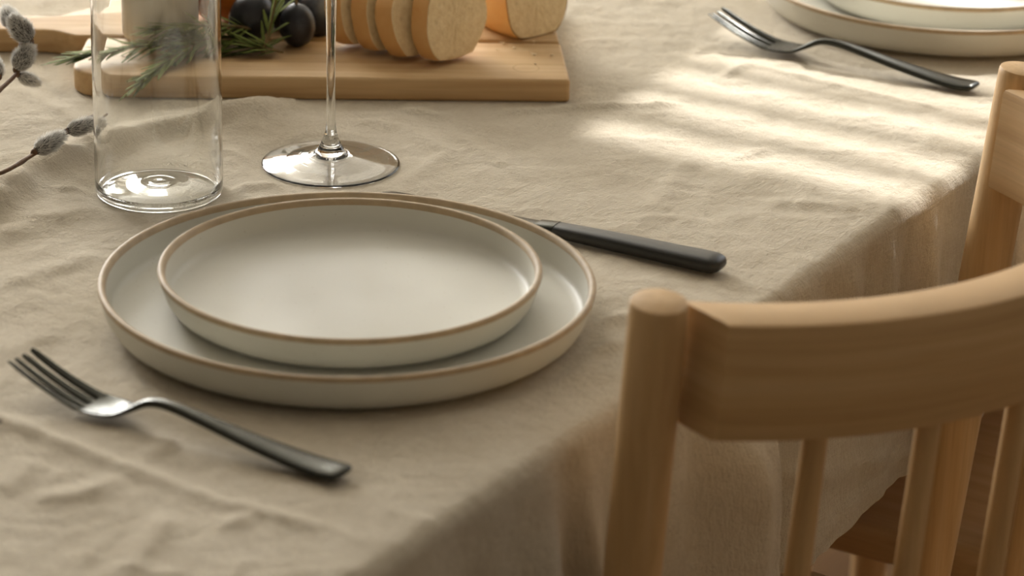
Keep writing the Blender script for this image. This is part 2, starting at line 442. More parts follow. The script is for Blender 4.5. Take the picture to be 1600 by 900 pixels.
# ------------------------------------------------------------------ tablecloth
def vnoise(x, y, scale, seed):
    """smooth value noise in -1..1"""
    r = np.random.default_rng(seed); G = r.uniform(-1, 1, (512, 512))
    X = x/scale+200; Y = y/scale+200
    ix = np.floor(X).astype(int); iy = np.floor(Y).astype(int); fx = X-ix; fy = Y-iy
    fx = fx*fx*fx*(fx*(fx*6-15)+10); fy = fy*fy*fy*(fy*(fy*6-15)+10)
    g = lambda i, j: G[i % 512, j % 512]
    return (g(ix, iy)*(1-fx)+g(ix+1, iy)*fx)*(1-fy)+(g(ix, iy+1)*(1-fx)+g(ix+1, iy+1)*fx)*fy
def seg_d(x, y, pts):
    """distance to a polyline, and signed side"""
    best = np.full(x.shape, 9.0); sgn = np.zeros(x.shape); tt = np.zeros(x.shape)
    n = len(pts)-1
    for i in range(n):
        ax, ay = pts[i]; bx, by = pts[i+1]; dx, dy = bx-ax, by-ay; L2 = dx*dx+dy*dy
        t = np.clip(((x-ax)*dx+(y-ay)*dy)/L2, 0, 1)
        d = np.hypot(x-ax-t*dx, y-ay-t*dy); s_ = np.sign((x-ax)*dy-(y-ay)*dx)
        k_ = d < best; best = np.where(k_, d, best); sgn = np.where(k_, s_, sgn); tt = np.where(k_, (i+t)/n, tt)
    return best, sgn, tt
# wrinkles: line on the table (u, v), half width, height
WR = [([(-.03, .435), (.033, .440), (.089, .458), (.129, .450)], .017, .0115),
      ([(.129, .450), (.185, .448), (.232, .421), (.279, .407)], .015, .0095),
      ([(-.013, .400), (.024, .402), (.059, .388)], .014, .0035),
      ([(.073, .426), (.085, .403)], .004, .0022),
      ([(.186, .390), (.182, .353)], .004, .0018),
      ([(.115, .352), (.165, .316), (.196, .275)], .006, .0022),
      ([(-.200, .300), (-.203, .236), (-.209, .158), (-.216, .09), (-.209, .021)], .0055, .0028),
      ([(-.261, .164), (-.245, .149), (-.218, .143)], .007, .0024),
      ([(-.264, .185), (-.226, .192)], .010, .0024),
      ([(-.238, .072), (-.22, .068)], .006, .0025),
      ([(-.193, .146), (-.16, .154)], .006, .0032),
      ([(.346, .285), (.387, .250), (.425, .195)], .004, .0026),
      ([(.491, .202), (.533, .201)], .0035, .0022),
      ([(.533, .201), (.528, .139), (.521, .047)], .0035, .0018),
      ([(.341, .141), (.29, .128), (.244, .114)], .009, .0020),
      ([(.303, .066), (.314, .039), (.32, .012)], .009, .0020),
      ([(.203, .569), (.18, .502), (.175, .477)], .007, .0022),
      ([(.288, .319), (.282, .349)], .006, .0030),
      ([(.081, .055), (.10, .040)], .006, .0030),
      ([(.03, .045), (.068, .026)], .007, .0030),
      ([(.28, .309), (.264, .27), (.212, .264)], .006, .0022),
      ([(.299, .292), (.253, .206)], .005, .0014),
      ([(.359, .117), (.386, .108)], .006, .0018),
      ([(-.065, .353), (-.023, .342), (.005, .337)], .011, .0020),
      ([(-.14, .289), (-.083, .298)], .012, .0022),
      ([(.259, .403), (.212, .404)], .006, .0028),
      ([(.32, .335), (.315, .302)], .006, .0028),
      ([(-.30, .08), (-.27, .09), (-.24, .10)], .008, .0028),
      ([(-.30, .03), (-.26, .045)], .008, .0025),
      ([(.10, .47), (.06, .50), (.03, .52)], .008, .002),
      ([(.24, .60), (.22, .56)], .008, .003)]
# where things press the cloth flat: (u, v, radius)
FLAT = [(.0143, .173, .134), (.733, .147, .134), (.1098, .3767, .040), (.2083, .3196, .044)]
FLAT_SEG = [([(-.158, .050), (-.163, .215)], .010), ([(.5685, .048), (.5665, .20)], .010), ([(.188, .034), (.177, .259)], .012)]
BOARD_A = math.radians(2.5)
BX, BY = 0.0347, 1.9878                       # front right corner of the board
def to_uv(x, y): return ((x-P0X)*UX+(y-P0Y)*UY, (x-P0X)*VX+(y-P0Y)*VY)
def cloth_h(uu, vv):
    h = 0.0010*vnoise(uu, vv, .06, 1)+0.00035*vnoise(uu+.3*vv, vv*1.4, .019, 2)+0.00028*vnoise(uu, vv, .009, 3)+0.00018*vnoise(uu, vv, .0045, 4)
    # finer crinkles that run obliquely
    cr = vnoise((uu*.8+vv*.6), (vv*.8-uu*.6)*3.2, .028, 5)
    h += 0.0007*np.maximum(0, cr)**2
    cr = vnoise((uu*.5-vv*.86), (vv*.5+uu*.86)*3.0, .040, 6)
    h += 0.0009*np.maximum(0, cr)**2
    # sharp little creases
    for k_, (sc_, am_, sd_) in enumerate(((.055, .0011, 41), (.034, .0007, 42))):
        wx = uu+.012*vnoise(uu, vv, .05, 43+k_); wy = vv+.012*vnoise(uu, vv, .05, 45+k_)
        rg_ = 1-np.abs(vnoise(wx*.8+wy*.5, wy*1.1-wx*.4, sc_, sd_))
        gate = np.clip(vnoise(uu, vv, .09, 47+k_)+.35, 0, 1)
        h += am_*gate*np.clip((rg_-.72)/.28, 0, 1)**2
    h = np.maximum(h, -.0012)
    for pts, w, hh in WR:
        jit = 1+.25*vnoise(uu*1.0, vv*1.0, .02, 9)
        d, s_, t = seg_d(uu, vv, pts)
        tap = np.clip(np.minimum(t, 1-t)*5+.35, 0, 1)
        ws = np.where(s_ > 0, w*.75, w*1.25)
        h += hh*jit*tap*np.exp(-(d/ws)**2)
    mk = np.ones(uu.shape)
    for cu, cv, r in FLAT:
        d = np.hypot(uu-cu, vv-cv)-r
        mk *= np.clip(d/.012, 0, 1)
    for pts, r in FLAT_SEG:
        d, _, _ = seg_d(uu, vv, pts); mk *= np.clip((d-r*.3)/.012, 0, 1)
    # board footprint
    x = P0X+uu*UX+vv*VX-BX; y = P0Y+uu*UY+vv*VY-BY
    ca, sa = math.cos(BOARD_A), math.sin(BOARD_A); bxl = x*ca+y*sa; byl = -x*sa+y*ca
    dx = np.maximum(np.maximum(bxl, -.325-bxl), 0); dy = np.maximum(np.maximum(-byl, byl-.21), 0)
    mk *= np.clip(np.hypot(dx, dy)/.010, 0, 1)
    dx = np.maximum(np.maximum(bxl+.30, -.475-bxl), 0); dy = np.maximum(np.maximum(.088-byl, byl-.128), 0)
    mk *= np.clip(np.hypot(dx, dy)/.010, 0, 1)
    mk = mk*mk*(3-2*mk)
    return (h+.0013)*mk-.0013
DROP = 0.184
def axis_pts(lo, hi, f0, f1, fine, coarse):
    p = list(np.arange(f0, f1, fine)); a_ = f0-coarse
    while a_ > lo: p.insert(0, a_); a_ -= coarse
    a_ = p[-1]+coarse
    while a_ < hi: p.append(a_); a_ += coarse
    return np.array([lo]+[q for q in p if lo < q < hi]+[hi])
CU0, CU1, CV1 = TU0-.004, TU1+.004, TV1+.006
A = axis_pts(CU0-DROP, CU1+DROP, -.42, .86, .0031, .012)
B = axis_pts(-DROP, CV1+DROP, -DROP, .72, .0031, .012)
AA, BB = np.meshgrid(A, B, indexing='ij')
du = np.maximum(CU0-AA, 0)-np.maximum(AA-CU1, 0)       # >0 beyond the low-u side
dv = np.maximum(-BB, 0)-np.maximum(BB-CV1, 0)
RB = 0.010                                                # bend radius over the table edge
def bend(d):
    """arc length beyond the edge -> (outward, drop)"""
    s_ = np.abs(d); q = np.minimum(s_/RB, math.pi/2)
    return RB*np.sin(q), RB*(1-np.cos(q))+np.maximum(s_-RB*math.pi/2, 0)
ou, zu = bend(du); ov, zv = bend(dv)
uu = np.clip(AA, CU0, CU1); vv = np.clip(BB, 0, CV1)
top = cloth_h(uu, np.maximum(vv, 0))
drop = np.maximum(zu, zv)
# hanging folds (along u for the long sides)
def folds(s_, d):
    k_ = np.clip((d-.006)/.09, 0, 1); k_ = k_*k_*(3-2*k_)
    calm = 1-.85*np.exp(-((s_-.35)/.17)**4)
    f = .006*calm*np.sin(s_*2*math.pi/.125+1.0+1.6*np.sin(s_*7))+.004*calm*np.sin(s_*2*math.pi/.052+2*np.sin(s_*11))
    f += .0045*vnoise(s_, d*.35, .03, 21)
    # the deep pleat that ends at u = .15, and the narrow gathers further along
    g = np.where(s_ < .140, np.exp(-((s_-.128)/.055)**2), np.exp(-((s_-.140)/.007)**2))
    f += .020*g*np.clip((d-.02)/.05, 0, 1)
    f += .009*np.exp(-((s_+.045-.10*d)/.010)**2)
    for c_, w_, a_ in ((.205, .010, .005), (.236, .009, -.005), (.262, .010, .010), (.292, .006, -.008), (.315, .008, .009), (.345, .006, -.007), (.375, .010, .007), (.405, .007, -.005), (.430, .010, .005)):
        f += a_*np.exp(-((s_-c_-.12*np.clip(d, 0, .1)*np.sign(a_))/w_)**2)*np.clip((d-.001)/.02, 0, 1)*(1-.9*np.clip((d-.035)/.08, 0, 1))
    low = np.clip((d-.11)/.08, 0, 1)
    # slanting creases just above the hem
    for a0, b0, k0 in ((.215, .125, .45), (.30, .150, .30), (.385, .135, .5)):
        f += .003*np.exp(-((d-b0-k0*(s_-a0))/.005)**2)*np.exp(-((s_-a0)/.035)**2)
    f += low*(.4+.6*calm)*(.0022*vnoise(s_*1.0+d*2, d*3-s_, .022, 22)+.0009*vnoise(s_, d, .009, 23))
    return np.maximum(f*np.maximum(k_, .25*np.clip((d-.001)/.02, 0, 1))+.05*np.maximum(d-.01, 0), -.002)
fv = folds(AA, zv); fu = folds(BB+3, zu)
onlyv = (np.abs(dv) > 0); onlyu = (np.abs(du) > 0); both = onlyv & onlyu
pu = uu-np.sign(du)*(ou+np.where(onlyu, fu, 0)); pv = vv-np.sign(dv)*(ov+np.where(onlyv, fv, 0))
cornr = np.minimum(np.abs(du), np.abs(dv))
pu = np.where(both, pu-np.sign(du)*cornr*.35, pu); pv = np.where(both, pv-np.sign(dv)*cornr*.35, pv)
pz = top-drop
# uneven hem, rolled a little outwards
hem = np.clip((zv-(DROP-.026))/.012, 0, 1)
pz += hem*.003*vnoise(AA, AA*0, .08, 31)
pv -= np.sign(dv)*np.where(zv > DROP-.024, .0016, 0)
pu += np.where(onlyv, .0015*vnoise(AA, zv, .03, 33)*np.clip(zv/.1, 0, 1), 0)
nA, nB = AA.shape
verts = np.stack([pu, pv, pz], -1).reshape(-1, 3)
ii, jj = np.meshgrid(np.arange(nA-1), np.arange(nB-1), indexing='ij')
q0 = (ii*nB+jj).ravel()
faces = np.stack([q0, q0+nB, q0+nB+1, q0+1], -1)
me = bpy.data.meshes.new('tablecloth')
me.vertices.add(len(verts)); me.vertices.foreach_set('co', verts.astype(np.float32).ravel())
me.loops.add(faces.size); me.loops.foreach_set('vertex_index', faces.astype(np.int32).ravel())
me.polygons.add(len(faces)); me.polygons.foreach_set('loop_start', np.arange(0, faces.size, 4, dtype=np.int32)); me.polygons.foreach_set('loop_total', np.full(len(faces), 4, dtype=np.int32))
me.polygons.foreach_set('use_smooth', np.ones(len(faces), dtype=bool))
me.update(); me.validate(); me.materials.append(M_LINEN)
cl = frame_uv(put('tablecloth', me))
tag(cl, 'beige crumpled linen tablecloth covering the table and hanging over its edge', 'tablecloth')

# ------------------------------------------------------------------ plates
def plate(name, R, h, label, loc, group):
    root = thing(name, label, 'plate', loc, 0, group)
    body = [(0, .0022), (R-.024, .0022), (R-.021, 0), (R-.0165, 0), (R-.0145, .0012), (R-.0112, .0018), (R-.0066, .0046), (R-.0040, .0088), (R-.0020, .0142), (R-.0004, h-.0030)]
    rim = [(R-.0004, h-.0030), (R-.0001, h-.0016), (R-.0006, h-.0003), (R-.002, h), (R-.0034, h-.0005), (R-.0043, h-.0034)]
    inside = [(R-.0043, h-.0034), (R-.0049, h-.0080), (R-.0056, .0094), (R-.0066, .0072), (R-.0086, .0058), (R-.0120, .0052), (R-.022, .0050), (.055, .0050), (.040, .0053), (.030, .0050), (0, .0050)]
    def dense(p):
        out = []
        for (a_, b_), (c, d) in zip(p[:-1], p[1:]): out.append((a_, b_)); out.append(((a_+c)/2, (b_+d)/2))
        return out+[p[-1]]
    m = MB(); m.lathe(body, 128); m.lathe(inside, 128)
    m.build('body', M_GLAZE, root, auto=60)
    m = MB(); m.lathe(rim, 128)
    r = m.build('rim', M_RIM, root, auto=80); r['label'] = 'unglazed tan rim'
    return root
PL = 'stacked stoneware plates'
plate('dinner_plate', .1353, .0238, 'large white stoneware dinner plate with tan rim, under a smaller plate between fork and knife', (-.0893, 1.6130, TZ-.0006), PL)
plate('side_plate', .105, .0225, 'smaller white stoneware plate stacked on the dinner plate beside the black knife', (-.0884, 1.6215, TZ-.0006+.0056), PL)
plate('dinner_plate', .1353, .0238, 'large white stoneware dinner plate in the sunlight at the far place setting', (.306, 2.2225, TZ-.0006), PL)
plate('side_plate', .105, .0225, 'smaller white stoneware plate stacked on the far sunlit dinner plate', (.311, 2.2315, TZ-.0006+.0056), PL)

# ------------------------------------------------------------------ forks
def lerp_tab(tab, s_):
    for (a_, *p), (b_, *q) in zip(tab[:-1], tab[1:]):
        if a_ <= s_ <= b_:
            t = (s_-a_)/(b_-a_); t = t*t*(3-2*t) if False else t
            return [x+(y-x)*t for x, y in zip(p, q)]
    return list(tab[-1][1:])
def catmull(tab, s_):
    n = len(tab)
    for i in range(n-1):
        if tab[i][0] <= s_ <= tab[i+1][0]+1e-9:
            p1, p2 = tab[i], tab[i+1]; p0 = tab[max(i-1, 0)]; p3 = tab[min(i+2, n-1)]
            h_ = p2[0]-p1[0]; t = (s_-p1[0])/h_; out = []
            for k_ in range(1, len(p1)):
                m1 = (p2[k_]-p0[k_])/max(1e-6, p2[0]-p0[0])*h_; m2 = (p3[k_]-p1[k_])/max(1e-6, p3[0]-p1[0])*h_
                out.append((2*t**3-3*t*t+1)*p1[k_]+(t**3-2*t*t+t)*m1+(-2*t**3+3*t*t)*p2[k_]+(t**3-t*t)*m2)
            return out
    return list(tab[-1][1:])
# s along the fork from the handle end; centre height, half width, half thickness
FK = [(0.000, .0046, .0062, .0008), (.0012, .0044, .0080, .0018), (.004, .0040, .0094, .0024), (.014, .0036, .0098, .0026), (.032, .0048, .0086, .0025), (.062, .0085, .0066, .0024), (.090, .0128, .0046, .0023), (.109, .0150, .0034, .0023), (.121, .0138, .0035, .0022), (.130, .0092, .0058, .0018), (.138, .0050, .0100, .0014), (.146, .0028, .0122, .0012), (.155, .0022, .0128, .0011), (.162, .0030, .0128, .0011), (.177, .0072, .0125, .0010), (.192, .0130, .0122, .0009), (.206, .0195, .0119, .0006)]
def sect(s_, y0, y1, tab, sag=0.0, n=14, tz=None):
    z_, w_, t_ = catmull(tab, s_); e = 1e-3
    za = catmull(tab, max(0, s_-e))[0]; zb = catmull(tab, min(tab[-1][0], s_+e))[0]
    d = Vector((min(tab[-1][0], s_+e)-max(0, s_-e), 0, zb-za)).normalized(); nrm = Vector((-d.z, 0, d.x))
    c = Vector((s_, (y0+y1)/2, z_)); hw = (y1-y0)/2; out = []
    for j in range(n):
        a_ = 2*math.pi*j/n; cx, sy = math.cos(a_), math.sin(a_)
        ex = math.copysign(abs(cx)**.6, cx)*hw; ey = math.copysign(abs(sy)**.8, sy)*t_
        yy = c.y+ex
        out.append(c+Vector((0, ex, 0))+nrm*(ey+sag*(yy/.0125)**2))
    return out
def make_fork():
    root = thing('fork', '', 'fork', (0, 0, 0))
    m = MB(); ss = list(np.linspace(0, .006, 8))+list(np.linspace(.010, .128, 32))
    m.rings([sect(q, -catmull(FK, q)[1], catmull(FK, q)[1], FK) for q in ss]); m.build('handle', M_GUN, root, auto=70)
    m = MB(); ss = np.linspace(.128, .1595, 14)
    m.rings([sect(q, -catmull(FK, q)[1], catmull(FK, q)[1], FK, .0022*min(1, max(0, (q-.128)/.02)), n=22) for q in ss]); m.build('head', M_GUN, root, auto=70)
    for i in range(4):
        yc = (i-1.5)*.0064
        m = MB(); rg = []
        for q in np.linspace(.1580, .206, 15):
            t = (q-.1580)/.048; hw = .0028-.0009*t
            if t > .93: hw *= .6
            rg.append(sect(q, yc-hw, yc+hw, FK, .0022, n=10))
        m.rings(rg); m.build('tine', M_GUN, root, auto=70)
    return root
def fork_rot(du_, dv_): return math.atan2(du_*UY+dv_*VY, du_*UX+dv_*VX)
fk = make_fork()
fk.location = W(-.1605, .0545, .0002); fk.rotation_euler = (0, 0, fork_rot(-.006, .2))
fk.scale = (.965, .965, .965)
fk['label'] = 'dark gunmetal fork lying left of the near plates'; fk['group'] = 'gunmetal forks'
copy_tree(fk, W(.5685, .048, .0002), fork_rot(.001, .2), 'dark gunmetal fork lying in the sun beside the far plates', 'gunmetal forks')

# ------------------------------------------------------------------ knife
KN = [(0, .0050, .0040, .0012), (.0008, .0050, .0062, .0026), (.0025, .0050, .0080, .0040), (.007, .0050, .0092, .0050), (.03, .0049, .0088, .0048), (.07, .0047, .0078, .0045), (.100, .0044, .0070, .0040), (.112, .0042, .0066, .0036)]
BL = [(.112, .0042, .0060, .0024), (.120, .0038, .0078, .0016), (.150, .0034, .0078, .0011), (.190, .0033, .0078, .0009), (.212, .0033, .0068, .0008), (.222, .0033, .0050, .0007), (.2265, .0033, .0012, .0004)]
kn = thing('table_knife', 'table knife with a matte black handle tucked behind the near plates', 'knife', W(.1861, .0328, 0), fork_rot(-.011, .2226))
m = MB(); m.rings([sect(q, -catmull(KN, q)[1], catmull(KN, q)[1], KN, n=20) for q in list(np.linspace(0, .007, 14))+list(np.linspace(.010, .112, 16))]); m.build('handle', M_BLACK, kn, auto=75)
m = MB(); m.rings([sect(q, -.0068, .0068, [(.108, .0043, 0, .0041), (.120, .0040, 0, .0030)], n=20) for q in np.linspace(.108, .1195, 5)]); o = m.build('bolster', M_GUN, kn, auto=75); o['label'] = 'polished metal collar between handle and blade'
m = MB(); m.rings([sect(q, -catmull(BL, q)[1], catmull(BL, q)[1], BL, n=12) for q in np.linspace(.112, .2265, 26)]); m.build('blade', M_GUN, kn, auto=75)

# ------------------------------------------------------------------ glasses
tz = TZ-.0011
tm = MB()
Rg = .0383
tu = thing('glass_tumbler', 'tall straight clear drinking glass, empty, behind the near plates', 'glass', (-.2137, 1.8044, tz))
wallp = [(Rg-.0030, .0006), (Rg-.0024, 0), (Rg-.0010, .0003), (Rg-.0002, .0014), (Rg, .0034), (Rg, .04), (Rg, .10), (Rg, .1440), (Rg-.0007, .1449), (Rg-.0014, .1440), (Rg-.0015, .10), (Rg-.0015, .03), (Rg-.0016, .0090), (Rg-.0020, .0060), (Rg-.0028, .0044), (Rg-.0034, .0030), (Rg-.0034, .0016), (Rg-.0030, .0006)]
tm.lathe(support(wallp), 128)
o = tm.build('wall', M_GLASS, tu, auto=180)
m = MB(); m.lathe(support([(Rg-.0036, .0020), (.031, .0022), (.027, .0030), (.020, .0042), (.010, .0048), (0, .0049), ]), 128)
m.lathe(support([(0, .0064), (.002, .0064), (.0045, .0066), (.0065, .0064), (.0095, .0063), (.0110, .0064), (.0130, .0062), (.020, .0057), (.027, .0046), (.031, .0038), (Rg-.0036, .0034)]), 128)
m.build('base', M_THIN, tu, auto=180)
wg = thing('wine_glass', 'clear stemmed wine glass, empty, standing between the tumbler and the bread', 'wine glass', (-.1138, 1.8589, tz))
Rb = .0427
base = [(0, .0062), (.006, .0058), (.0105, .0050), (.0140, .0040), (.020, .0028), (.028, .0014), (.036, .0005), (Rb-.0030, .0001), (Rb-.0014, 0), (Rb-.0004, .0003), (Rb, .0008), (Rb-.0004, .0013), (Rb-.002, .0016), (.036, .0024), (.028, .0035), (.020, .0050), (.0140, .0064), (.0104, .0080), (.0088, .0096)]
stem = [(.0088, .0096), (.0080, .0108), (.0064, .0136), (.0048, .0172), (.0036, .0212), (.00295, .026), (.0027, .036), (.0026, .05), (.0027, .07), (.0030, .090), (.0033, .102), (.0036, .112), (.0044, .120)]
bowl = [(.0044, .120), (.0070, .1252), (.014, .131), (.026, .140), (.036, .153), (.0405, .170), (.0400, .195), (.036, .225), (.033, .243), (.0325, .2435), (.0320, .243), (.0350, .225), (.0391, .195), (.0396, .170), (.0352, .1538), (.0255, .1413), (.0135, .1330), (.006, .1295), (0, .1285)]
m = MB(); m.lathe(support(base+stem[1:]+bowl[1:]), 128)
g = m.build('glass_body', M_GLASS, wg, auto=180)

# ------------------------------------------------------------------ serving board
bd = thing('serving_board', 'wooden serving board with handle carrying bread, grapes and rosemary', 'cutting board', (BX, BY, TZ-.0012), BOARD_A)
BT = .0158
def arc(cx, cy, r, a0, a1, n=6): return [(cx+r*math.cos(math.radians(a0+(a1-a0)*i/n)), cy+r*math.sin(math.radians(a0+(a1-a0)*i/n))) for i in range(n+1)]
LB, WB, GAP = .325, .208, .078
front = arc(-.003, .003, .003, -90, 0, 3)+[(-.0012, GAP*.5), (-.0022, GAP-.0006)]+[(-LB*.3, GAP+.0006), (-LB*.6, GAP-.0006)]+[(-LB+.004, GAP)]+arc(-LB+.022, .022, .022, 180, 270, 7)
m = MB(); m.slab(front, 0, BT, .0022, 3); m.build('plank', M_BOARD, bd, auto=50)
# back plank: its left end runs out into the handle
hf, hb = .092, .124
backp = [(-.0035, GAP+.0026), (-.0045, GAP+.06)]+arc(-.012, WB-.008, .008, 0, 90, 4)+[(-LB*.5, WB)]+arc(-LB+.022, WB-.022, .022, 90, 180, 6)
backp += [(-LB, hb+.020)]+[(-LB-.004-.02*i/4, hb+.018-.018*math.sin(math.pi/2*i/4)) for i in range(1, 5)]+[(-LB-.13, hb)]+arc(-LB-.13, (hf+hb)/2, (hb-hf)/2, 90, 270, 8)[1:-1]+[(-LB-.13, hf)]
backp += [(-LB-.026+.022*i/4, hf-.012*(1-math.cos(math.pi/2*i/4))) for i in range(0, 5)]+[(-LB, GAP+.0024)]
backp += [(-LB*.6, GAP+.0018), (-LB*.3, GAP+.0034)]
m = MB(); m.slab(backp, 0, BT+.0010, .0022, 3); m.build('plank', M_BOARD, bd, auto=50)
def onboard(x, y, z=0.0):
    """a point in the board's frame (x left of the right end is negative, y from the front edge)"""
    c, s_ = math.cos(BOARD_A), math.sin(BOARD_A)
    return Vector((BX+x*c-y*s_, BY+x*s_+y*c, TZ-.0012+BT+.0005+z))
bz = TZ-.0012+BT+.0007

# ------------------------------------------------------------------ ceramic crock behind the tumbler
m = MB(); R = .0325
m.lathe([(0, .001), (R-.006, .0005), (R-.003, 0), (R-.001, .0012), (R, .004), (R, .03), (R, .085), (R-.0008, .0868), (R-.0022, .0875), (R-.0036, .0865), (R-.004, .08), (R-.004, .012), (R-.008, .007), (0, .007)], 72)
ck = m.build('ceramic_pot', M_CROCK, None, auto=60); ck.location = (-.2396, 2.062, bz)
tag(ck, 'plain pale grey ceramic pot on the board, seen through the tumbler', 'pot')

# ------------------------------------------------------------------ orange, grapes
def fruit(name, rx, ry, rz, mat, lump=.02, seed=1, n=40):
    r_ = np.random.default_rng(seed); ph = r_.uniform(0, 6.28, 6); m = MB(); prof = []
    rings = []
    for i in range(1, n):
        t = math.pi*i/n
        rings.append([(rx*math.sin(t)*math.cos(a_)*(1+lump*math.sin(2*a_+ph[0])*math.sin(t*2+ph[1])), ry*math.sin(t)*math.sin(a_)*(1+lump*math.sin(3*a_+ph[2])*math.sin(t+ph[3])), -rz*math.cos(t)*(1+lump*math.sin(a_+ph[4]))) for a_ in np.linspace(0, 2*math.pi, 2*n, endpoint=False)])
    m.rings(rings)
    return m.mesh(name, mat, True, None)
og = put('orange', fruit('orange', .030, .030, .028, M_ORANGE, .012, 5)); og.location = (-.193, 2.098, bz+.028)
tag(og, 'orange round fruit half hidden behind the left dark grape', 'orange')
GR = [((-.1790, 2.052), (.0148, .0148, .0178), (0.25, .45), 'big dark blue grape beside the tumbler, resting on the rosemary', None),
      ((-.1477, 2.044), (.0122, .0124, .0150), (0.1, -.05), 'dark blue grape in front of the others, right of the rosemary stem', None),
      ((-.136, 2.068), (.0130, .0130, .0155), (-.2, -.5), 'dark grape at the back of the heap, nearest the wine glass stem', None),
      ((-.158, 2.078), (.0132, .0132, .0158), (.3, .4), 'dark grape wedged behind and between the two front grapes', None),
      ((-.147, 2.098), (.0130, .0130, .0155), (.3, -.3), 'rearmost dark grape of the heap, cut by the top picture edge', None)]
for i, ((x, y), (a_, b_, c), (tx, ty), lab, grp) in enumerate(GR):
    o = put('grape', fruit('grape', a_, b_, c, M_GRAPE, .015, 20+i, 28))
    o.rotation_euler = (tx, ty, 0)
    hz = math.sqrt((c*math.cos(tx)*math.cos(ty))**2+(b_*math.sin(tx))**2+(a_*math.sin(ty))**2)
    o.location = (x, y, bz+hz-.0004)
    tag(o, lab, 'grape', grp or 'dark grapes on the board')
    m = MB(); m.tube([(0, 0, c-.001), (.0006, 0, c+.003), (.0016, .0004, c+.0055)], [.0012, .0009, .0011], 7); m.build('stalk', M_STEMR, o)

# ------------------------------------------------------------------ rosemary
lf = MB(); rg = []
for i in range(9):
    t = i/8; w_ = .0016*math.sin(math.pi*min(1, (t*.92+.06)))**.6; x_ = t; zc = -.05*t*t
    rg.append([(x_, w_*math.cos(a_)*1.0, zc+w_*.45*math.sin(a_)) for a_ in np.linspace(0, 2*math.pi, 6, endpoint=False)])
def needle_mesh(L):
    m = MB(); m.rings([[(p[0]*L, p[1], p[2]*L) for p in r] for r in rg]); return m.mesh('leaf', M_LEAF, True, None)
NEED = [needle_mesh(q) for q in (.017, .021, .025, .029)]
def bez(p0, p1, p2, t): return p0*(1-t)**2+p1*2*t*(1-t)+p2*t*t
def rosemary(label, p0, p1, p2, n, r0=.0013, spread=42, tipfrac=.9, seed=1):
    """a sprig from the cut end p0 to the tip p2"""
    rr = random.Random(seed)
    p0, p1, p2 = Vector(p0), Vector(p1), Vector(p2)
    root = thing('rosemary_sprig', label, 'rosemary', p0, 0, 'rosemary on the board')
    pts = [bez(p0, p1, p2, i/14)-p0 for i in range(15)]
    m = MB(); m.tube(pts, [r0*(1-.6*i/14) for i in range(15)], 7); m.build('stem', M_STEMR, root)
    for i in range(n):
        t = .06+.94*(i+rr.random()*.6)/n; t = min(t, 1)
        p = bez(p0, p1, p2, t)-p0; d = (bez(p0, p1, p2, min(1, t+.02))-bez(p0, p1, p2, t-.02)).normalized()
        s1 = d.orthogonal().normalized(); s2 = d.cross(s1); an = i*2.4+rr.uniform(-.4, .4)
        sd_ = s1*math.cos(an)+s2*math.sin(an)
        sp = math.radians(spread*(1-.65*t)+rr.uniform(-10, 10))
        dr = d*math.cos(sp)+sd_*math.sin(sp)
        dr.z = max(dr.z*.55, (bz+.0015-TZ*0-(p0.z+p.z))/.022 if (p0.z+p.z) > bz-.004 and p0.y+p.y > BY+.004 else dr.z*.55)
        dr.normalize()
        o = put('leaf', NEED[rr.randrange(4) if t < .85 else rr.randrange(2)], root)
        o.location = p; q = dr.to_track_quat('X', 'Z'); o.rotation_euler = q.to_euler()
        o.scale = (rr.uniform(.85, 1.1), rr.uniform(.8, 1.15), rr.uniform(.8, 1.2))
    return root
rosemary('long rosemary sprig whose tip pokes out left of the tumbler', (-.170, 2.031, bz+.006), (-.225, 2.026, bz+.012), (-.292, 1.992, bz+.004), 84, seed=3)
rosemary('rosemary sprig drooping over the front edge of the board', (-.186, 2.030, bz+.008), (-.215, 2.018, bz+.012), (-.248, 1.9665, bz-.005), 52, seed=5)
rosemary('bushy rosemary sprig lying under the big dark grape', (-.155, 2.018, bz+.004), (-.185, 2.022, bz+.007), (-.222, 2.036, bz+.010), 64, seed=8)
rosemary('upper rosemary sprig lying against the ceramic pot', (-.176, 2.040, bz+.012), (-.20, 2.030, bz+.020), (-.242, 2.019, bz+.016), 46, seed=11)
rosemary('short rosemary stalk standing up between the two front grapes', (-.169, 2.019, bz+.003), (-.165, 2.026, bz+.012), (-.1615, 2.034, bz+.034), 14, r0=.0016, spread=35, seed=13)

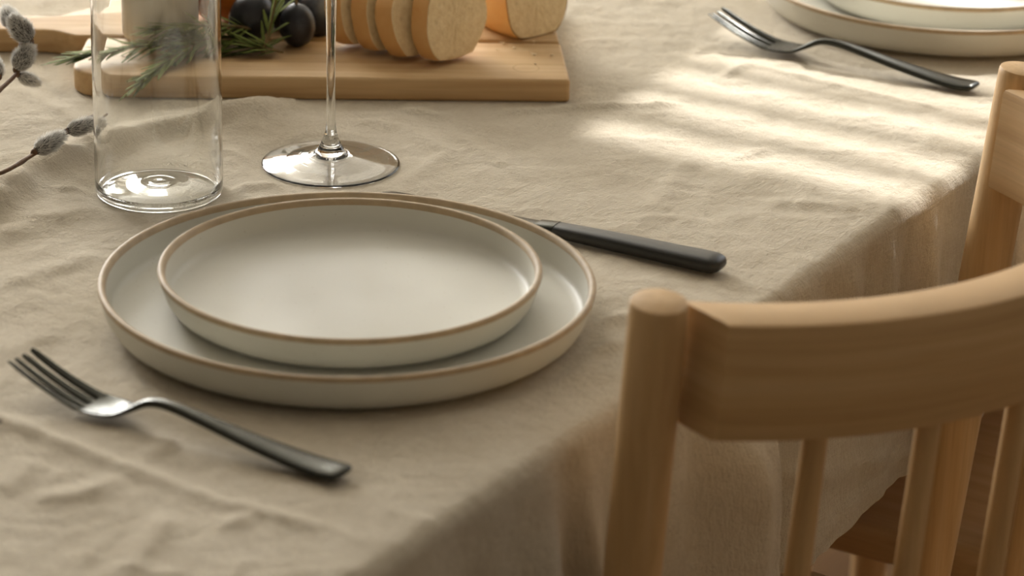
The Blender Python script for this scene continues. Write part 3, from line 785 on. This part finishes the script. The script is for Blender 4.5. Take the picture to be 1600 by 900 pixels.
# ------------------------------------------------------------------ bread
def slice_outline(n, a_, b_, seed, rot=0.0):
    r_ = np.random.default_rng(seed); ph = r_.uniform(0, 6.28, 5); out = []
    for j in range(n):
        t = 2*math.pi*j/n; k_ = 1+.025*math.sin(2*t+ph[0])+.02*math.sin(3*t+ph[1])+.012*math.sin(5*t+ph[2])+.006*math.sin(9*t+ph[3])
        x_, y_ = math.cos(t)*a_*k_, math.sin(t)*b_*k_
        x_, y_ = x_*math.cos(rot)-y_*math.sin(rot), x_*math.sin(rot)+y_*math.cos(rot)
        lim = -b_*.80
        if y_ < lim: y_ = lim+(y_-lim)*.25                      # a flatter base
        out.append((x_, y_))
    return out
def bread_piece(name, label, cat, loc, az, lean, tilt, a_, b_, th, seed, group=None, taper=0.0):
    """x = half width, y up in the slice, z along the loaf; the cut face looks along +z"""
    root = bpy.data.objects.new(name, None); COL.objects.link(root); root.empty_display_size = .02
    tag(root, label, cat, group)
    n = 72; ol = slice_outline(n, a_, b_, seed, tilt); tilt_a = tilt; tilt = 0.0
    # crust band
    m = MB(); K = 7 if not taper else 14; rings = []
    for k_ in range(K+1):
        t = k_/K; z_ = -th+th*t; s_ = 1-.02*(2*t-1)**2
        if taper: q = 1-t; s_ = math.sqrt(max(.02, 1-(q**2.2)*taper))
        rings.append([(p[0]*s_, p[1]*s_, z_) for p in ol])
    m.rings(rings, cap0=bool(taper), cap1=False)
    me_ = m.mesh('crust', M_CRUST, True, None)
    at = me_.attributes.new('bake', 'FLOAT', 'POINT')
    vals = []
    rr = np.random.default_rng(seed+50); pa = rr.uniform(-.4, .4)
    for v_ in me_.vertices:
        an = math.atan2(v_.co.y/b_, v_.co.x/a_)-tilt_a*.6            # 90 deg = top
        top_ = math.exp(-((an-(math.pi/2-.25+pa*.3))/.55)**2)  # the pale scored opening along the top
        bot = math.exp(-((abs(an+math.pi/2))/.5)**2)
        vals.append((.32 if taper else .48)-.75*top_-.18*bot)
    at.data.foreach_set('value', vals)
    put('crust', me_, root)
    # crumb: slightly inset and domed at both faces
    m = MB(); rr2 = np.random.default_rng(seed+9)
    def face(z_, sgn):
        R_ = []
        for k_, f in enumerate((1.0, .985, .95, .85, .65, .4, .15)):
            R_.append([(p[0]*.978*f, p[1]*.978*f, z_+sgn*(.0004*(k_ > 0)+rr2.uniform(-.0003, .0003))) for p in ol])
        return R_
    f1 = face(0, 1); f0 = face(-th, -1)
    m.rings(list(reversed(f0))+f1 if not taper else [f1[0]]+f1[1:], cap0=not taper, cap1=True)
    cr = m.build('crumb', M_CRUMB, root, auto=60)
    M_ = Matrix.Rotation(az, 4, 'Z') @ Matrix.Rotation(lean, 4, 'X') @ Matrix.Rotation(math.pi/2, 4, 'X') @ Matrix.Rotation(tilt, 4, 'Z')
    # local: x -> right, slice up -> world up, loaf axis z -> towards the viewer (-y)
    zmin = min((M_ @ Vector((p[0], p[1], z_))).z for p in ol for z_ in (0, -th*(0 if taper else 1)))
    low = min((M_ @ Vector((p[0], p[1], 0)) for p in ol), key=lambda q: q.z)
    M_.translation = Vector((loc[0]-low.x, loc[1]-low.y, bz-zmin+.0002))
    root.matrix_world = M_
    return root
BRD = [('front baguette slice, leaning on the others, with its whole cut face showing', -.0415, 2.0160),
       ('second baguette slice from the front of the row', -.0612, 2.0255),
       ('third baguette slice from the front of the row', -.0812, 2.0350),
       ('fourth baguette slice from the front, just right of the wine glass stem', -.1008, 2.0445)]
for i, (lab, x, y) in enumerate(BRD):
    bread_piece('bread_slice', lab, 'bread slice', (x, y), math.radians(47+(-2, 2, -1, 2, 0)[i]), math.radians(-7-(0, 2, 1, 2, 2)[i]), math.radians(-24+(0, 4, -3, 3, 0)[i]), .0270, .0320, .0150, 60+i, 'baguette slices in a row')
bread_piece('bread_piece', 'thick baguette end piece behind the slices, near the right end of the board', 'bread', (.0150, 2.0770), math.radians(40), math.radians(-8), math.radians(-16), .0270, .0300, .055, 81, None, taper=.55)
# crumbs strewn on the board
m = MB(); rc = random.Random(4)
for i in range(26):
    x = rc.gauss(-.045, .05); y = rc.uniform(.03, .085) if i % 3 else GAP+rc.uniform(-.004, .004)
    if x > -.01 or x < -.19: x = rc.uniform(-.10, -.01)
    s_ = rc.choice((.0006, .0009, .0012, .0016)); p = onboard(x, y, s_*.35-.0004)
    ico = [(p.x+s_*rc.uniform(.6, 1.3)*dx, p.y+s_*rc.uniform(.6, 1.3)*dy, p.z+s_*.45*dz) for dx, dy, dz in ((1, 0, 0), (-1, 0, 0), (0, 1, 0), (0, -1, 0), (0, 0, 1), (0, 0, -1))]
    m.add(ico, [(0, 2, 4), (2, 1, 4), (1, 3, 4), (3, 0, 4), (2, 0, 5), (1, 2, 5), (3, 1, 5), (0, 3, 5)])
o = m.build('bread_crumbs', mat_simple('loose_crumb', srgb(240, 222, 184), 0.9, nscale=300, var=0.06, bmp=0), None, smooth=True, auto=None); o['kind'] = 'stuff'
tag(o, 'bread crumbs strewn over the right half of the board', 'crumbs')

# ------------------------------------------------------------------ pussy willow
def catkin_meshes(L, R_, seed):
    r_ = random.Random(seed)
    core = MB(); rings = []
    for i in range(1, 14):
        t = i/14; rad = R_*math.sin(math.pi*t**.8)**.75
        rings.append([(t*L, rad*math.cos(a_), rad*math.sin(a_)) for a_ in np.linspace(0, 2*math.pi, 14, endpoint=False)])
    core.rings(rings)
    fur = MB()
    for i in range(1500):
        t = r_.uniform(.08, .97); a_ = r_.uniform(0, 6.2832); rad = R_*math.sin(math.pi*t**.8)**.75*.96
        p = Vector((t*L, rad*math.cos(a_), rad*math.sin(a_)))
        d = Vector((.75+.5*t, math.cos(a_)*.8, math.sin(a_)*.8))+Vector((r_.uniform(-.35, .35), r_.uniform(-.35, .35), r_.uniform(-.35, .35)))
        d.normalize(); l_ = r_.uniform(.0018, .0048); s_ = d.orthogonal().normalized()*.00015
        s2 = d.cross(s_)
        fur.add([p+s_, p-s_*.5+s2, p-s_*.5-s2, p+d*l_], [(0, 1, 3), (1, 2, 3), (2, 0, 3)])
    return core.mesh('core', M_FURD, True, None), fur.mesh('fur', M_FUR, True, None)
CAT = [catkin_meshes(.0235, .0047, 1), catkin_meshes(.020, .0060, 2)]
bud = MB(); bud.rings([[(x_, r_*math.cos(a_), r_*math.sin(a_)) for a_ in np.linspace(0, 6.2832, 8, endpoint=False)] for x_, r_ in ((-.0015, .0009), (0, .0021), (.003, .0024), (.006, .0012))]); budme = bud.mesh('bud_scale', M_BARK, True, None)
def willow(label, pts, rad, cats, group='pussy willow twigs'):
    pts = [Vector(p) for p in pts]; p0 = pts[0]
    root = thing('pussy_willow_twig', label, 'twig', p0, 0, group)
    # smooth the path
    path = []
    for i in range(len(pts)-1):
        a_, b_, c, d = pts[max(i-1, 0)], pts[i], pts[i+1], pts[min(i+2, len(pts)-1)]
        for k_ in range(6):
            t = k_/6
            path.append(.5*((2*b_)+(c-a_)*t+(2*a_-5*b_+4*c-d)*t*t+(3*b_-a_-3*c+d)*t**3))
    path.append(pts[-1])
    m = MB(); n_ = len(path)
    m.tube([p-p0 for p in path], [rad*(1-.45*i/(n_-1))*(1.25 if i % 7 == 3 else 1) for i in range(n_)], 8); m.build('stem', M_BARK, root)
    for j, (p, d, sc, kind) in enumerate(cats):
        d = Vector(d).normalized(); c_, f_ = CAT[kind]
        o = put('catkin', c_, root); o.location = Vector(p)-p0; o.rotation_euler = d.to_track_quat('X', 'Z').to_euler(); o.scale = (sc,)*3
        put('fur', f_, o)['kind'] = 'stuff'
        put('bud_scale', budme, o)
    return root
def C(px): return px
zt = TZ
willow('pussy willow twig with two grey catkins running behind the tumbler', [(-.345, 1.757, zt+.0150), (-.3071, 1.772, zt+.0185), (-.2895, 1.806, zt+.0195), (-.2755, 1.853, zt+.0180), (-.2680, 1.888, zt+.0145), (-.2650, 1.912, zt+.0095)], .0015,
       [((-.2893, 1.807, zt+.0205), (.016, .013, .007), 1.0, 0), ((-.2765, 1.853, zt+.0180), (.018, .008, .004), .92, 0)])
willow('pussy willow twig with a cluster of pale catkins at the left picture edge', [(-.362, 1.846, zt+.022), (-.335, 1.872, zt+.026), (-.3205, 1.906, zt+.030), (-.3150, 1.930, zt+.034), (-.3185, 1.955, zt+.040), (-.325, 1.978, zt+.046)], .0017,
       [((-.3175, 1.924, zt+.033), (.010, .002, .016), 1.0, 1), ((-.3075, 1.930, zt+.050), (-.012, .002, .015), 1.05, 1), ((-.3170, 1.925, zt+.030), (.016, .010, -.010), .75, 0), ((-.3265, 1.917, zt+.030), (-.006, .016, .010), .8, 0), ((-.325, 1.973, zt+.046), (-.010, .016, .010), .9, 1)])
willow('bare dark twig tip reaching in below the near fork', [(-.335, 1.505, zt+.003), (-.29, 1.482, zt+.004), (-.2545, 1.4555, zt+.0045)], .0018, [])

# ------------------------------------------------------------------ chairs
LEAN, SPLAY = .085, .054
CT = .09                                        # top of the posts over the table top
NEAR, FAR_, PV = -.0635, .3756, -.0622
MID = (NEAR+FAR_)/2
def make_chair(label):
    """in the chair's own frame: x along u from its middle, y along v, z from the floor"""
    root = thing('dining_chair', label, 'chair', W(MID, 0, FZ), ROT, 'spindle back chairs')
    H = TZ+CT; hw = (FAR_-NEAR)/2
    for sg in (-1, 1):
        top_ = Vector((sg*hw, PV, H)); L_ = H
        d = Vector((-sg*SPLAY, LEAN, -1))
        pts = [top_+d*0, top_+d*.0004, top_+d*.0016, top_+d*.004, top_+d*.02]+[top_+d*(L_*k_/8) for k_ in range(1, 9)]
        rad = [.0132, .0139, .0143, .0145, .0146]+[.0148, .0150, .0150, .0150, .0146, .0138, .0128, .0118]
        m = MB(); m.tube(pts, rad, 28); o = m.build('back_post', M_CHZ, root, auto=40)
    # crest rail: an arc bulging away from the table
    R_, cy = .2313, .0292
    RT, RH, TH = H-.007, .0635, .0310
    m = MB(); rings = []; N = 48
    for k_ in range(N+1):
        q_ = 2*k_/N-1
        bev = .0025; zb, zt_ = RT-RH, RT; tl = LEAN*.9
        ring = []
        for (rr_, zz) in ((-TH/2+bev, zt_), (TH/2-bev, zt_), (TH/2-bev*.3, zt_-bev*.3), (TH/2, zt_-bev), (TH/2, zb+bev), (TH/2-bev*.3, zb+bev*.3), (TH/2-bev, zb), (-TH/2+bev, zb), (-TH/2+bev*.3, zb+bev*.3), (-TH/2, zb+bev), (-TH/2, zt_-bev), (-TH/2+bev*.3, zt_-bev*.3)):
            t = q_*math.radians(62.4-3.2*rr_/(TH/2))     # the ends are cut on the skew against the posts
            r2 = R_+rr_
            ring.append((math.sin(t)*r2, cy-math.cos(t)*r2-(zz-RT)*tl, zz))
        rings.append(ring)
    m.rings(rings); m.build('crest_rail', M_CHX, root, auto=35)
    # spindles from the rail down to the seat
    SEAT = .455
    sp_t = [math.radians(q) for q in (-46.5, -31, -15.5, 0, 15.5, 31, 46.5)]
    for t in sp_t:
        x_, y_ = math.sin(t)*R_, cy-math.cos(t)*R_
        top_ = Vector((x_, y_+RH*LEAN*.9-.001, RT-RH+.012)); L_ = RT-RH+.012-(SEAT-.006)
        d = Vector((-x_*.13, LEAN*.9, -1))
        m = MB(); m.tube([top_+d*L_*q for q in (0, .25, .5, .75, 1)], [.0064, .0068, .0070, .0070, .0064], 14); m.build('spindle', M_CHZ, root)
    # seat
    sw, y0, y1 = .237, -.150, .300
    poly = []
    for k_ in range(13):
        t = math.pi+math.pi*k_/12; poly.append((math.cos(t)*(sw-.012), -.035+math.sin(t)*(.115)))
    poly += [(sw, .05), (sw+.004, y1-.05)]+arc(sw+.004-.04, y1-.04, .04, 0, 90, 5)+arc(-sw-.004+.04, y1-.04, .04, 90, 180, 5)+[(-sw-.004, y1-.05), (-sw, .05)]
    m = MB(); m.slab(poly, SEAT-.026, SEAT, .004, 3); m.build('seat', M_CHY, root, auto=40)
    for sg in (-1, 1):
        m = MB(); m.tube([(sg*.200, y1-.055, SEAT-.02), (sg*.207, y1-.045, SEAT*.5), (sg*.214, y1-.038, 0)], [.0165, .0155, .0120], 22); m.build('front_leg', M_CHZ, root)
        pb = Vector((sg*hw, PV, H))+Vector((-sg*SPLAY, LEAN, -1))*(H-.20)
        m = MB(); m.tube([pb, (sg*.2115, y1-.040, .20)], .009, 14); m.build('side_stretcher', M_CHY, root)
    m = MB(); m.tube([(-.200, .11, .20), (.200, .11, .20)], .009, 14); m.build('cross_stretcher', M_CHX, root)
    return root
ch = make_chair('pale wooden spindle back chair at the near place, its curved top rail in the foreground')
copy_tree(ch, W(MID+.553, 0, FZ), ROT, 'pale wooden chair at the far place, only its seat showing below the cloth hem')
